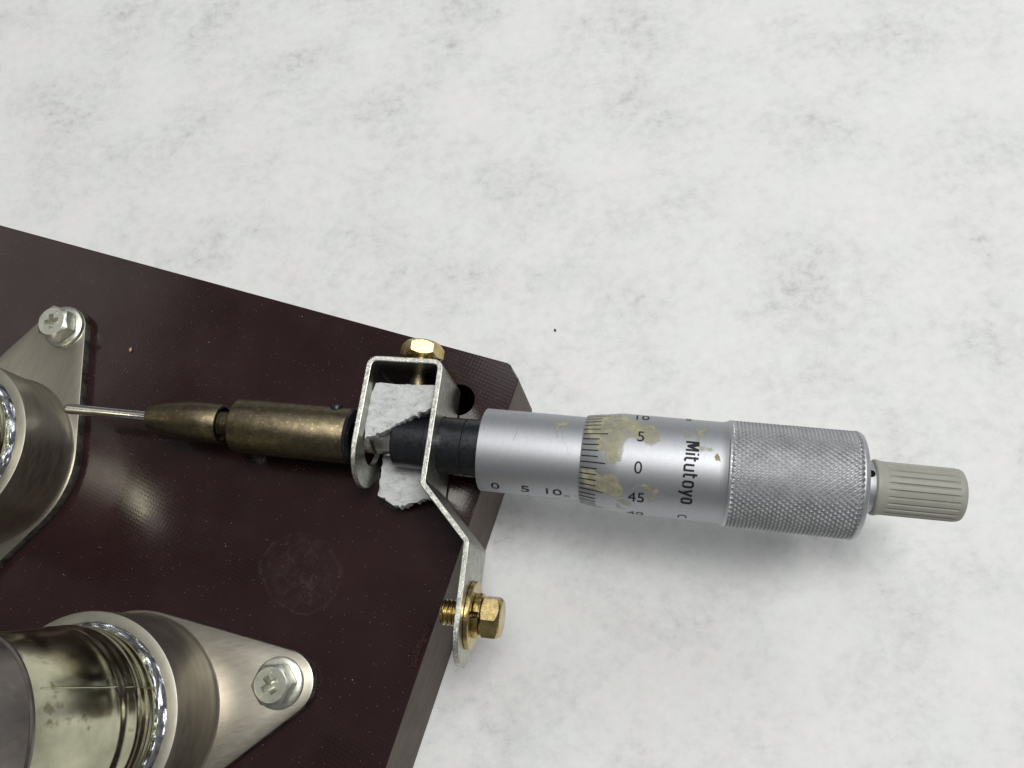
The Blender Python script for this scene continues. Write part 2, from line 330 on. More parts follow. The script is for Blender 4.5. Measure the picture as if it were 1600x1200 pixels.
# ---------------------------------------------------------------- flanged pipes
def hull(pts):
    pts = sorted(pts); 
    def half(ps):
        h = []
        for p in ps:
            while len(h) > 1 and (h[-1][0] - h[-2][0]) * (p[1] - h[-2][1]) - (h[-1][1] - h[-2][1]) * (p[0] - h[-2][0]) <= 0: h.pop()
            h.append(p)
        return h
    a = half(pts); b = half(pts[::-1]); return a[:-1] + b[:-1]
RC = 1.62; ZR = 1.45; EAR = 2.74; TP = 0.20
def flanged_pipe():
    root = empty('flanged_pipe', (0, 0, 0))
    pts = []
    for cx, r in ((EAR, 0.52), (0, RC + 0.07), (-EAR, 0.52)):
        pts += [(cx + r * math.cos(2 * PI * i / 72), r * math.sin(2 * PI * i / 72)) for i in range(72)]
    bm = prism(hull(pts), 0.0, TP, mi=(0, 1)); bevel(bm, 0.014, 2, 50)
    obj('flange_plate', bm, [M_nickel, M_shear], root, smooth=30)
    col = revolve([(TP, RC + 0.035), (TP + 0.03, RC + 0.004), (TP + 0.06, RC), (ZR - 0.03, RC), (ZR - 0.008, RC - 0.006)], 128, 'Z')
    obj('collar', col, M_collar, root)
    rim = revolve([(ZR - 0.008, RC - 0.006), (ZR, RC - 0.02), (ZR + 0.002, RC - 0.17), (ZR - 0.02, RC - 0.185), (ZR - 0.35, RC - 0.19)], 128, 'Z')
    obj('collar_rim', rim, M_rim, root)
    # lumpy solder fillet between rim and pipe
    bm = bmesh.new(); rows = []
    nseg = 240
    for k in range(15):
        f = k / 14; row = []
        for i in range(nseg):
            a = 2 * PI * i / nseg
            q = Vector((math.cos(a) * 3.1, math.sin(a) * 3.1, f * 2.2))
            nz = noise.noise(q) + 0.5 * noise.noise(q * 2.7) 
            r = 1.465 - f * 0.165 + 0.03 * nz * (1 if 0 < k else 0); z = ZR - 0.05 + 0.12 * math.sin(f * PI * 0.55) + 0.085 * nz * math.sin(f * PI)
            row.append(bm.verts.new((r * math.cos(a), r * math.sin(a), z)))
        rows.append(row)
    for a, b in zip(rows, rows[1:]):
        for i in range(nseg): j = (i + 1) % nseg; bm.faces.new((a[i], a[j], b[j], b[i]))
    obj('solder_fillet', bm, M_solder, root, smooth=70)
    # bent pipe: rings swept along a path leaning to -X
    bm = bmesh.new(); rows = []
    st = []
    for k in range(61):
        f = k / 60
        z = ZR - 0.15 + f * 1.75; x = -0.40 * f ** 1.9; tilt = R(20) * f ** 1.1
        r = 1.335 + 0.065 * min(1, f * 3.2) - 0.075 * f + 0.02 * math.exp(-((f - 0.10) / 0.022) ** 2) + 0.03 * math.exp(-((f - 0.17) / 0.03) ** 2) + 0.030 * math.exp(-((f - 0.34) / 0.05) ** 2) + 0.022 * math.exp(-((f - 0.48) / 0.04) ** 2) + 0.024 * math.exp(-((f - 0.255) / 0.025) ** 2)
        st.append((x, z, tilt, r))
    for x, z, tilt, r in st:
        row = []
        for i in range(128):
            a = 2 * PI * i / 128; rr = r * (1 + 0.004 * noise.noise(Vector((math.cos(a) * 1.5, math.sin(a) * 1.5, z * 2))))
            px, py = rr * math.cos(a), rr * math.sin(a)
            row.append(bm.verts.new((x + px * math.cos(tilt), py, z + px * math.sin(tilt))))
        rows.append(row)
    for a, b in zip(rows, rows[1:]):
        for i in range(128): j = (i + 1) % 128; bm.faces.new((a[i], a[j], b[j], b[i]))
    obj('bent_pipe', bm, M_pipe, root, smooth=60)
    # brazed seam running along the pipe
    def on(f, a, off):
        x, z, tilt, r = st[int(f * 60)]; r += off
        return Vector((x + r * math.cos(a) * math.cos(tilt), r * math.sin(a), z + r * math.cos(a) * math.sin(tilt)))
    obj('seam', tube([on(k / 60, R(8.5 + 9.5 * k / 60), -0.002) for k in range(9, 58)], 0.012, 8), M_pipe, root)
    # next, duller pipe length behind a small step
    bm = bmesh.new(); rows = []
    x0, z0, t0, r0 = st[-1]
    ring = [(0.0, r0 - 0.35), (0.0, r0 + 0.012), (0.035, r0 + 0.016), (0.05, r0 - 0.02)] 
    ring += [(0.05 + 0.9 * k / 12, r0 - 0.02 - 0.02 * k / 12) for k in range(1, 13)] + [(0.95, 0.0)]
    d = Vector((-math.sin(t0), 0, math.cos(t0))); ex = Vector((math.cos(t0), 0, math.sin(t0)))
    for s, r in ring:
        if r == 0: rows.append([bm.verts.new(Vector((x0, 0, z0)) + d * s)] ); continue
        rows.append([bm.verts.new(Vector((x0, 0, z0)) + d * s + ex * (r * math.cos(2 * PI * i / 96)) + Vector((0, r * math.sin(2 * PI * i / 96), 0))) for i in range(96)])
    for a, b in zip(rows, rows[1:]):
        for i in range(96):
            j = (i + 1) % 96
            if len(b) == 1: bm.faces.new((a[i], a[j], b[0]))
            else: bm.faces.new((a[i], a[j], b[j], b[i]))
    obj('pipe_end', bm, M_dull, root)
    return root
def copy_tree(o, parent=None):
    c = o.copy(); C.objects.link(c); c.parent = parent
    for ch in list(o.children): copy_tree(ch, c)
    return c
PL = [(-8.47, -0.99, 10.9), (-11.86, 3.42, 70.3)]
fp = flanged_pipe(); fp2 = copy_tree(fp)
for o, (x, y, a), lab in ((fp, PL[0], 'bent polished pipe soldered into a flanged collar, nearer the bottom of the board'),
                          (fp2, PL[1], 'flanged collar with dark solder inside, touched by the thin steel rod, at the left')):
    o.location = (x, y, 0.004); o.rotation_euler = (0, 0, R(a)); tag(o, lab, 'pipe flange', 'flanged pipes bolted to the maroon board')

# ---------------------------------------------------------------- flange bolts
def flange_bolt():
    root = empty('hex_screw', (0, 0, 0))
    w_ = revolve([(0, 0), (0, 0.40), (0.012, 0.415), (0.055, 0.41), (0.075, 0.385), (0.085, 0.30), (0.085, 0)], 64, 'Z')
    obj('washer', w_, M_zinc, root)
    hd = hexhead(0.30, 0.29, 'Z', 0.90); 
    h = obj('head', hd, M_zinc, root, loc=(0, 0, 0.085), smooth=12)
    bpy.context.view_layer.update()
    bm = bmesh.new()                                   # phillips recess: tapered cross
    for a in (0, PI / 2):
        q = []
        for z, L, w2 in ((0.11, 0.05, 0.03), (0.34, 0.175, 0.058)):
            for sx, sy in ((-1, -1), (1, -1), (1, 1), (-1, 1)):
                x, y = sx * L, sy * w2; q.append(bm.verts.new((x * math.cos(a) - y * math.sin(a), x * math.sin(a) + y * math.cos(a), z)))
        for f in ((3, 2, 1, 0), (4, 5, 6, 7), (0, 1, 5, 4), (1, 2, 6, 5), (2, 3, 7, 6), (3, 0, 4, 7)): bm.faces.new([q[k] for k in f])
    b1 = bmesh.new(); b2 = bmesh.new()
    me = bpy.data.meshes.new('x'); bm.to_mesh(me); bm.free()
    b1.from_mesh(me); b2.from_mesh(me); bpy.data.meshes.remove(me)
    b1.verts.ensure_lookup_table(); bmesh.ops.delete(b1, geom=[v for v in b1.verts if v.index >= 8], context='VERTS')
    b2.verts.ensure_lookup_table(); bmesh.ops.delete(b2, geom=[v for v in b2.verts if v.index < 8], context='VERTS')
    cut(h, b1); cut(h, b2)
    pit = revolve([(0.27, 0), (0.27, 0.02), (0.30, 0.03)], 16, 'Z')
    for v in pit.verts: v.co.x += 0.12; v.co.y += 0.16
    bmesh.ops.contextual_create(pit, geom=[e for e in pit.edges if len(e.link_faces) == 1])
    cut(h, pit)
    return root
fb1 = flange_bolt(); fb2 = copy_tree(fb1)
for o, (x, y), rz, lab, tl in ((fb1, (-10.86, 6.06), 8, 'zinc plated cross recess hex screw in the ear above the thin steel rod', (0, 0)),
                           (fb2, (-5.83, -0.465), 33, 'zinc plated cross recess hex screw in the ear beside the polished pipe', (0, 0))):
    o.location = (x, y, TP + 0.006); o.rotation_euler = (R(2.5), R(-2), R(rz)); tag(o, lab, 'screw', 'hex screws holding the pipe flanges')

# ---------------------------------------------------------------- micrometer head (local X runs along its axis)
A0 = Vector((-2.376, 3.179, 0.78)); AA = R(-7.6); AD = Vector((math.cos(AA), math.sin(AA), 0)); AN = Vector((-math.sin(AA), math.cos(AA), 0))
def axis_pt(s, off=0, z=0): return A0 + AD * s + AN * off + Vector((0, 0, z))
mic = empty('micrometer_head', A0, AA); tag(mic, 'silver micrometer head with black lettering, knurled thimble and yellowed glue marks', 'micrometer')
RS = 0.675
def rth(s): return 0.70 + 0.085 * min(1, max(0, (s - 1.64) / 0.56))
sp_ = obj('spindle', revolve([(-2.12, 0), (-2.12, 0.25), (-2.10, 0.265), (-1.5, 0.265), (-1.4, 0.265)], 48), M_steel, mic)
obj('clamp_collar', revolve([(-1.50, 0.20), (-1.50, 0.40), (-1.475, 0.425), (-0.95, 0.435), (-0.93, 0.47), (-0.32, 0.475), (-0.31, 0.455), (-0.285, 0.455), (-0.275, 0.478), (-0.03, 0.478), (-0.02, 0.44), (0.03, 0.44)], 72), M_black, mic)
obj('sleeve', revolve([(0.02, 0.40), (0.0, 0.42), (0.0, RS - 0.012), (0.012, RS), (1.75, RS)], 128), M_alu, mic)
obj('thimble', revolve([(1.66, RS - 0.02), (1.645, RS + 0.004), (1.64, 0.692), (1.648, 0.70), (2.15, rth(2.15)), (2.2, 0.7825), (2.26, 0.785), (3.70, 0.785), (3.76, 0.787), (3.80, 0.797), (3.83, 0.805)], 160), M_alu, mic)
# knurled grip: crossed V grooves cut as real relief
S0, S1 = 3.83, 5.81; NK = 60; PK = 0.112
def knurl_r(s, r, t):
    ed = min(1, max(0, (s - S0 - 0.045) / 0.03)) * min(1, max(0, (S1 - 0.09 - s) / 0.03))
    if ed <= 0: return r
    wv = 0.02 * noise.noise(Vector((s * 2, math.cos(t) * 2, math.sin(t) * 2)))
    f1 = (NK * t / (2 * PI) + s / PK + wv) % 1; f2 = (NK * t / (2 * PI) - s / PK + wv) % 1
    h = min(1 - abs(2 * f1 - 1), 1 - abs(2 * f2 - 1)); h = min(h * 1.25, 0.86)
    return r - ed * 0.042 * (1 - h)
prof = [(S0, 0.805), (S0 + 0.02, 0.822), (S0 + 0.045, 0.826)]
k = S0 + 0.055
while k < S1 - 0.075: prof.append((k, 0.829)); k += PK / 12
prof += [(S1 - 0.06, 0.822), (S1 - 0.02, 0.80), (S1, 0.765), (S1, 0.38)]
obj('knurled_grip', revolve(prof, 720, rf=knurl_r), M_knurl, mic, smooth=25)
nk = obj('ratchet_neck', revolve([(5.77, 0.30), (5.78, 0.385), (6.00, 0.385), (6.03, 0.37), (6.09, 0.36)], 72), M_alu, mic)
tn = R(-17); hc = revolve([(0.28, 0), (0.28, 0.062), (0.41, 0.062), (0.41, 0)], 20, 'Z')
hm = Matrix.Translation((5.985, 0, 0)) @ Matrix.Rotation(tn, 4, 'X')
# near-black disc paints the hole's inner shade; the neck itself is not drilled
for v in hc.verts: v.co = hm @ v.co
bmesh.ops.recalc_face_normals(hc, faces=hc.faces)
hole = obj('hole_shade_disc', revolve([(0.30, 0), (0.30, 0.06), (0.388, 0.06), (0.388, 0)], 20, 'Z'), M_dark, nk)
hole.matrix_basis = Matrix.Translation((5.915, 0, 0)) @ Matrix.Rotation(-R(19), 4, 'X'); hc.free()
def knob_r(s, r, t):
    if 6.16 < s < 7.145:
        a = (t * 24 / (2 * PI)) % 1; d = min(a, 1 - a) / 24 * 2 * PI * r
        e = min(1, (s - 6.16) / 0.02, (7.145 - s) / 0.02)
        return r - e * 0.028 * max(0, 1 - (d / 0.020) ** 2) 
    return r
prof = [(6.005, 0.33), (5.985, 0.37), (5.99, 0.40), (6.01, 0.42), (6.045, 0.425), (6.085, 0.412), (6.12, 0.406), (6.155, 0.404)]
prof += [(6.165 + 0.975 * i / 12, 0.404 - 0.006 * i / 12) for i in range(13)] + [(7.15, 0.397), (7.20, 0.390), (7.232, 0.375), (7.25, 0.345), (7.256, 0.27), (7.258, 0.0)]
obj('ratchet_knob', revolve(prof, 480, rf=knob_r), M_grey, mic, smooth=35)

# engraving wrapped round the cylinders: (s, theta) -> local point
def cyl(s, th, r): return Vector((s, -r * math.sin(th), r * math.cos(th)))
def text_mesh(txt, size, width=None, bold=0.0):
    cu = bpy.data.curves.new('txt', 'FONT'); cu.body = txt; cu.size = size; cu.offset = bold; cu.resolution_u = 6
    o = bpy.data.objects.new('txt', cu); C.objects.link(o); bpy.context.view_layer.update()
    me = bpy.data.meshes.new_from_object(o.evaluated_get(bpy.context.evaluated_depsgraph_get())); bm = bmesh.new(); bm.from_mesh(me)
    bpy.data.objects.remove(o); bpy.data.curves.remove(cu); bpy.data.meshes.remove(me)
    xs = [v.co.x for v in bm.verts]; x0, x1 = min(xs), max(xs)
    k = (width / (x1 - x0)) if width else 1
    for v in bm.verts: v.co.x = (v.co.x - (x0 + x1) / 2) * k; v.co.z = 0
    return bm
def wrap(bm, fn, step=0.03):
    for ax in (0, 1):
        vals = [v.co[ax] for v in bm.verts]; p = min(vals) + step
        no = Vector((1, 0, 0)) if ax == 0 else Vector((0, 1, 0))
        while p < max(vals):
            bmesh.ops.bisect_plane(bm, geom=bm.verts[:] + bm.edges[:] + bm.faces[:], plane_co=no * p, plane_no=no); p += step
    for v in bm.verts: v.co = fn(v.co.x, v.co.y)
    return bm
EPS = 0.005
def text_along(name, txt, size, s, thdeg, rad, parent, bold=0.0, width=None):
    bm = text_mesh(txt, size, width, bold); ys = [v.co.y for v in bm.verts]; ym = (min(ys) + max(ys)) / 2
    wrap(bm, lambda x, y: cyl(s + x, R(thdeg) - (y - ym) / rad, rad + EPS)); return obj(name, bm, M_ink, parent, smooth=0)
def text_round(name, txt, size, s_base, thdeg, rad, parent, bold=0.0, width=None):
    bm = text_mesh(txt, size, width, bold)
    wrap(bm, lambda x, y: cyl(s_base + y, R(thdeg) + x / rad, rad + EPS)); return obj(name, bm, M_ink, parent, smooth=0)
th_o = [c for c in mic.children if c.name == 'thimble'][0]; sl_o = [c for c in mic.children if c.name == 'sleeve'][0]
T0 = 15.1
for i in range(50):
    th = R(T0 - 7.2 * i); L = 0.375 if i % 5 == 0 else 0.255; wd = 0.0088
    bm = bmesh.new(); ns = 6; rows = []
    for k in range(ns + 1):
        s = 1.652 + L * k / ns; r = rth(s) + EPS
        rows.append([bm.verts.new(cyl(s, th + q * wd / r, r)) for q in (-1, 0, 1)])
    for a, b in zip(rows, rows[1:]):
        for q in range(2): bm.faces.new((a[q], a[q + 1], b[q + 1], b[q]))
    obj('graduation_tick', bm, M_ink, th_o, smooth=0)
for i, d in enumerate(('0', '5', '10', '15', '20', '25', '30', '35', '40', '45')):
    text_along('scale_number', d, 0.265, 2.525, T0 + 0.6 - 36 * i, 0.785, th_o, 0.0)
def arc(cx, cy, r, a0, a1, k=5): return [(cx + r * math.cos(R(a0 + (a1 - a0) * i / k)), cy + r * math.sin(R(a0 + (a1 - a0) * i / k))) for i in range(k + 1)]
def rrect(w, h, r): return arc(w - r, r, r, -90, 0) + arc(w - r, h - r, r, 0, 90) + arc(r, h - r, r, 90, 180) + arc(r, r, r, 180, 270) + [(w / 2, 0)]
XH = 0.73
GLYPH = {'M': (0.88, [[(0, 0), (0, 1.0)], [(0.04, 1.0), (0.44, 0.12)], [(0.26, 1.0), (0.52, 0.30)], [(0.44, 0.12), (0.80, 1.0)], [(0.84, 0), (0.84, 1.0)]]),
 'i': (0.0, [[(0, 0), (0, XH)], [(0, 0.90), (0, 1.02)]]),
 't': (0.36, [[(0.05, 1.0), (0.05, 0.16)] + arc(0.19, 0.14, 0.14, 180, 270) + [(0.36, 0)], [(-0.08, XH), (0.34, XH)]]),
 'u': (0.52, [[(0, XH), (0, 0.16)] + arc(0.15, 0.15, 0.15, 180, 270) + [(0.52, 0)], [(0.52, XH), (0.52, -0.05)]]),
 'o': (0.54, [rrect(0.54, XH, 0.19)]),
 'y': (0.56, [[(0, XH), (0.27, 0.02)], [(0.58, XH), (0.16, -0.30)]])}
def stroke_lettering(name, txt, cap, sw, gap, s_base, th0, rad, parent):
    bm = bmesh.new(); x = 0.0
    for ch in txt:
        wd, strokes = GLYPH[ch]
        for q in strokes:
            pts = [Vector((x + px * cap * 0.8, py * cap)) for px, py in q]
            fine_ = [pts[0]]
            for a, b in zip(pts, pts[1:]):
                k = max(1, int((b - a).length / 0.03)); fine_ += [a.lerp(b, i / k) for i in range(1, k + 1)]
            rows = []
            for i, p in enumerate(fine_):
                d = (fine_[min(i + 1, len(fine_) - 1)] - fine_[max(i - 1, 0)]).normalized(); nn = Vector((-d.y, d.x)) * sw / 2
                rows.append([bm.verts.new(cyl(s_base + v.y, R(th0) + v.x / rad, rad + EPS)) for v in (p - nn, p + nn)])
            for a, b in zip(rows, rows[1:]): bm.faces.new((a[0], a[1], b[1], b[0]))
        x += wd * cap * 0.8 + gap
    return obj(name, bm, M_ink, parent, smooth=0)
stroke_lettering('maker_lettering', 'Mitutoyo', 0.195, 0.033, 0.055, 3.20, -18.5, 0.785, th_o)
text_round('range_lettering', '0.01mm', 0.17, 3.185, -78, 0.785, th_o, 0.0, 0.50)
text_round('mark_lettering', 'C', 0.20, 3.17, 80, 0.785, th_o, 0.0)
for d, s in (('0', 0.31), ('5', 0.79), ('10', 1.25)):
    text_along('scale_number', d, 0.235, s, 68.5, RS, sl_o, 0.0, 0.135 if len(d) == 1 else 0.25)
for i in range(15):
    s = 0.31 + i * 0.0975
    bm = bmesh.new(); L = 14 if i % 5 == 0 else 9
    rows = [[bm.verts.new(cyl(s + q * 0.007, R(106 - L * k / 4), RS + EPS)) for q in (-1, 1)] for k in range(5)]
    for a, b in zip(rows, rows[1:]): bm.faces.new((a[0], a[1], b[1], b[0]))
    obj('graduation_tick', bm, M_ink, sl_o, smooth=0)
bm = bmesh.new(); vs = [bm.verts.new(cyl(s, R(a), RS + EPS)) for s, a in ((0.2, 106), (1.64, 106), (1.64, 107.4), (0.2, 107.4))]; bm.faces.new(vs)
obj('datum_line', bm, M_ink, sl_o, smooth=0)

# dried glue left on the thimble and the sleeve: thin skins that follow the surface
def inside(x, y, poly):
    c = False; j = len(poly) - 1
    for i in range(len(poly)):
        xi, yi = poly[i]; xj, yj = poly[j]
        if (yi > y) != (yj > y) and x < (xj - xi) * (y - yi) / (yj - yi) + xi: c = not c
        j = i
    return c
def skin(name, poly, radf, m, parent, thick=0.0016, cell=0.0105, cover=1.0, jit=0.035):
    pl = [(s, R(a) * 0.75) for s, a in poly]
    x0, x1 = min(p[0] for p in pl) - 0.05, max(p[0] for p in pl) + 0.05; y0, y1 = min(p[1] for p in pl) - 0.05, max(p[1] for p in pl) + 0.05
    bm = bmesh.new(); vc = {}
    def vert(i, j):
        if (i, j) not in vc:
            s = x0 + i * cell; a = (y0 + j * cell) / 0.75
            q = Vector((s * 9, a * 7, 3)); h = thick + 0.0022 * (0.5 + noise.noise(q)) 
            vc[(i, j)] = bm.verts.new(cyl(s, a, radf(s) + max(0.0006, h)))
        return vc[(i, j)]
    for i in range(int((x1 - x0) / cell)):
        for j in range(int((y1 - y0) / cell)):
            x, y = x0 + (i + 0.5) * cell, y0 + (j + 0.5) * cell
            q = Vector((x * 12, y * 12, 1.7)); dx, dy = jit * noise.noise(q), jit * noise.noise(q + Vector((5, 9, 2)))
            if not inside(x + dx, y + dy, pl): continue
            if cover < 1 and noise.noise(Vector((x * 8, y * 8, 8))) + 0.4 * noise.noise(Vector((x * 25, y * 25, 8))) > cover: continue
            bm.faces.new((vert(i, j), vert(i + 1, j), vert(i + 1, j + 1), vert(i, j + 1)))
    if not bm.faces: bm.free(); return
    bm.verts.index_update(); dist_ = {}; front = [v for v in bm.verts if v.is_boundary]
    for v in front: dist_[v] = 0
    for step in range(1, 6):
        nxt = []
        for v in front:
            for e in v.link_edges:
                q = e.other_vert(v)
                if q not in dist_: dist_[q] = step; nxt.append(q)
        front = nxt
    ev = [dist_.get(v, 6) / 6 for v in bm.verts]
    o = obj(name, bm, m, parent, smooth=80)
    at = o.data.attributes.new('edge', 'FLOAT', 'POINT'); at.data.foreach_set('value', ev)
GA = [[1.675,-56.2],[1.918,-68.1],[2.19,-66.9],[2.322,-52.3],[2.448,-44.3],[2.627,-40.4],[2.759,-38.2],[2.799,-24.7],[2.821,-15.9],[2.74,-11.1],[2.627,-9.7],[2.553,-12.6],[2.447,-16.6],[2.361,-16.5],[2.316,-12.0],[2.292,-2.7],[2.259,6.1],[2.257,10.4],[2.169,15.2],[2.04,16.3],[1.998,12.2],[1.992,1.1],[1.884,2.8],[1.835,-6.4],[1.829,-10.8],[1.747,-11.2],[1.665,-20]]
GB = [[1.665,24.8],[1.884,22.2],[1.993,27.9],[2.149,22.9],[2.226,27.6],[2.306,36.0],[2.356,45.3],[2.346,52.1],[2.203,56.6],[2.053,53.8],[1.949,53.0],[1.722,47.2],[1.665,33.5]]
GC = [[2.424,39.7],[2.547,34.0],[2.616,31.2],[2.744,31.3],[2.863,37.1],[2.869,43.1],[2.792,51.7],[2.81,55.9],[2.724,56.9],[2.66,47.6],[2.542,43.6]]
GD = [[2.206,69.0],[2.248,59.2],[2.348,55.0],[2.467,61.6],[2.441,69.6],[2.369,78.4],[2.206,76.0]]
GE = [[3.152,-35.9],[3.264,-36.1],[3.269,-23.8],[3.176,-21.5]]
GF = [[3.327,-37.7],[3.469,-41.4],[3.508,-64.9],[3.524,-40.0],[3.471,-27.1],[3.427,-20.8],[3.414,-15.2],[3.491,-15.8],[3.496,-8.1],[3.403,-8.7],[3.348,-21.5]]
GG = [[3.491,-15.8],[3.584,-15.9],[3.605,-11.5],[3.558,-8.6],[3.488,-8.7]]
GH = [[3.651,-7.4],[3.69,-5.9],[3.704,1.7],[3.649,0.4],[3.622,-4.2]]
for g, cv, m in ((GA, 1, M_glue), (GB, 1, M_glue), (GC, 0.12, M_glue), (GD, 0.1, M_glue), (GE, 0.2, M_glue), (GF, 0.25, M_glue), (GG, 1, M_glue), (GH, 1, M_chip)):
    skin('glue_residue', g, rth, m, th_o, cover=cv)
for g, cv in (([[1.15,-38.7],[1.384,-50.9],[1.406,-36.6],[1.273,-25.9],[1.261,-10.7],[1.234,-11.6]], 0.3), ([[0.3,-49.6],[0.686,-64.8],[0.693,-48.8],[0.427,-40.4]], -0.12), ([[1.38, 72], [1.62, 70], [1.64, 80], [1.4, 82]], 0.1)):
    skin('glue_residue', g, lambda s: RS, M_glue, sl_o, cover=cv)
# hairline scratches
def scratch(pts, rad, parent, wd=0.006, m=None):
    bm = bmesh.new(); rows = []
    for i, (s, a) in enumerate(pts):
        rows.append([bm.verts.new(cyl(s + q * wd * 0.7, R(a) + q * wd * 0.6 / rad, rad + 0.002)) for q in (-1, 1)])
    for a, b in zip(rows, rows[1:]): bm.faces.new((a[0], a[1], b[1], b[0]))
    obj('scratch', bm, m or M_chip, parent, smooth=0)
scratch([(0.60, -22), (0.61, -15), (0.59, -8), (0.575, -3)], RS, sl_o, 0.004)
scratch([(1.31, -24), (1.32, -14), (1.37, -6), (1.42, -1), (1.44, 4)], RS, sl_o, 0.005)
scratch([(1.44, 6), (1.46, 9)], RS, sl_o, 0.008)
scratch([(2.78, 37), (2.92, 40), (3.05, 43), (3.17, 45)], 0.785, th_o, 0.003)

# ---------------------------------------------------------------- bronze coupler with rod, same axis
SB = -2.27
cp = empty('bronze_coupler', axis_pt(SB), AA); tag(cp, 'aged bronze coupler with stepped collet and thin steel rod reaching toward the left collar', 'coupler')
def sh(l): return [(s - SB, r) for s, r in l]
cb = obj('coupling_body', revolve(sh([(-4.36, 0.0), (-4.38, 0.30), (-4.38, 0.445), (-4.355, 0.47), (-2.33, 0.472), (-2.31, 0.46), (-2.31, 0.30)]), 96), M_bronze, cp)
obj('spacer_ring', revolve(sh([(-2.31, 0.30), (-2.31, 0.455), (-2.30, 0.462), (-2.255, 0.462), (-2.245, 0.45), (-2.245, 0.28)]), 72), M_black, cp)
ss = obj('set_screw', revolve([(0.40, 0), (0.40, 0.105), (0.50, 0.105), (0.525, 0.085), (0.53, 0.05), (0.50, 0.045), (0.50, 0)], 32, 'Z'), M_black, cp)
ss.matrix_basis = Matrix.Translation((-2.59 - SB, 0, 0)) @ Matrix.Rotation(-R(66), 4, 'X')
obj('threaded_neck', thread(0.215, -4.86 - SB, -4.34 - SB, 0.058), M_bronze, cp)
obj('collet', revolve(sh([(-4.85, 0.215), (-4.72, 0.23), (-4.67, 0.29), (-4.675, 0.325), (-4.70, 0.345), (-5.22, 0.347), (-5.34, 0.342), (-5.68, 0.295), (-6.03, 0.238), (-6.055, 0.225), (-6.06, 0.10), (-6.06, 0.0)]), 80), M_bronze, cp)
obj('rod', revolve(sh([(-6.10, 0), (-6.10, 0.094), (-7.70, 0.094), (-7.745, 0.085), (-7.775, 0.06), (-7.785, 0.0)]), 32), M_steel, cp)

# ---------------------------------------------------------------- bent sheet bracket
HW = 0.715; ZB = 0.785; TH = 0.088
def fillet(pts, rad, n=8):
    out = [pts[0]]
    for a, b, c in zip(pts, pts[1:], pts[2:]):
        u_, v_ = (a - b).normalized(), (c - b).normalized(); ang_ = u_.angle(v_); d = rad / math.tan(ang_ / 2)
        p0, p1 = b + u_ * d, b + v_ * d; cen = b + (u_ + v_).normalized() * (rad / math.sin(ang_ / 2))
        r0 = p0 - cen; r1 = p1 - cen
        for k in range(n + 1):
            w_ = r0.normalized().slerp(r1.normalized(), k / n) * rad
            out.append(cen + w_)
    out.append(pts[-1]); return out
bp = [Vector(p) for p in ((-4.362, 3.203), (-4.170, 4.615), (-2.975, 4.487), (-3.217, 2.505), (-2.504, 1.60), (-2.652, 0.266))]
bp[0] = bp[0] + (bp[0] - bp[1]).normalized() * (HW - 0.11); bp[-1] = bp[-1] + (bp[-1] - bp[-2]).normalized() * (HW - 0.23)
path = fillet(bp, 0.13)
dens = []
for a, b in zip(path, path[1:]):
    k = max(1, int((b - a).length / 0.03)); dens += [a.lerp(b, i / k) for i in range(k)]
dens.append(path[-1])
# extra samples right at both tips so the ends read as round
def refine(ps):
    a, b = ps[0], ps[1]; return [a.lerp(b, f) for f in (0, 0.03, 0.1, 0.22, 0.4, 0.65)] + ps[1:]
dens = refine(dens); dens = refine(dens[::-1])[::-1]
L = [0]
for a, b in zip(dens, dens[1:]): L.append(L[-1] + (b - a).length)
bo = Vector((-3.3, 2.6))
bm = bmesh.new(); rows = []
for i, p in enumerate(dens):
    d = (dens[min(i + 1, len(dens) - 1)] - dens[max(i - 1, 0)]).normalized(); nn = Vector((-d.y, d.x))
    e = min(L[i], L[-1] - L[i]); hw = HW if e >= HW else max(0.02, math.sqrt(max(0, HW ** 2 - (HW - e) ** 2)))
    q = p - bo
    rows.append([bm.verts.new((q.x + nn.x * k1 * TH / 2, q.y + nn.y * k1 * TH / 2, k2 * hw)) for k1, k2 in ((-1, -1), (1, -1), (1, 1), (-1, 1))])
for a, b in zip(rows, rows[1:]):
    for k in range(4):
        j = (k + 1) % 4; f = bm.faces.new((a[k], b[k], b[j], a[j])); f.material_index = 1 if k in (0, 2) else 0
f = bm.faces.new(rows[0][::-1]); f.material_index = 1; f = bm.faces.new(rows[-1]); f.material_index = 1
bm.normal_update()
ed = [e for e in bm.edges if len(e.link_faces) == 2 and e.calc_face_angle(0) > R(60)]
bmesh.ops.bevel(bm, geom=ed, offset=0.012, segments=2, affect='EDGES', profile=0.5)
brk = obj('bracket', bm, [M_galv, M_cutedge], None, loc=(bo.x, bo.y, ZB), smooth=35)
tag(brk, 'bent galvanised sheet metal bracket clamped around the black collar', 'bracket')
bpy.context.view_layer.update()
def ycyl(center, direc, r, half):
    c = revolve([(-half, 0), (-half, r), (half, r), (half, 0)], 48, 'X')
    q = Vector(direc).to_track_quat('X', 'Z')
    for v in c.verts: v.co = q @ v.co + Vector(center) - Vector((bo.x, bo.y, ZB))
    return c
cut(brk, ycyl(axis_pt(-2.15, 0, -0.06), AD, 0.46, 0.25))
cut(brk, ycyl(axis_pt(-0.78), AD, 0.482, 0.3))

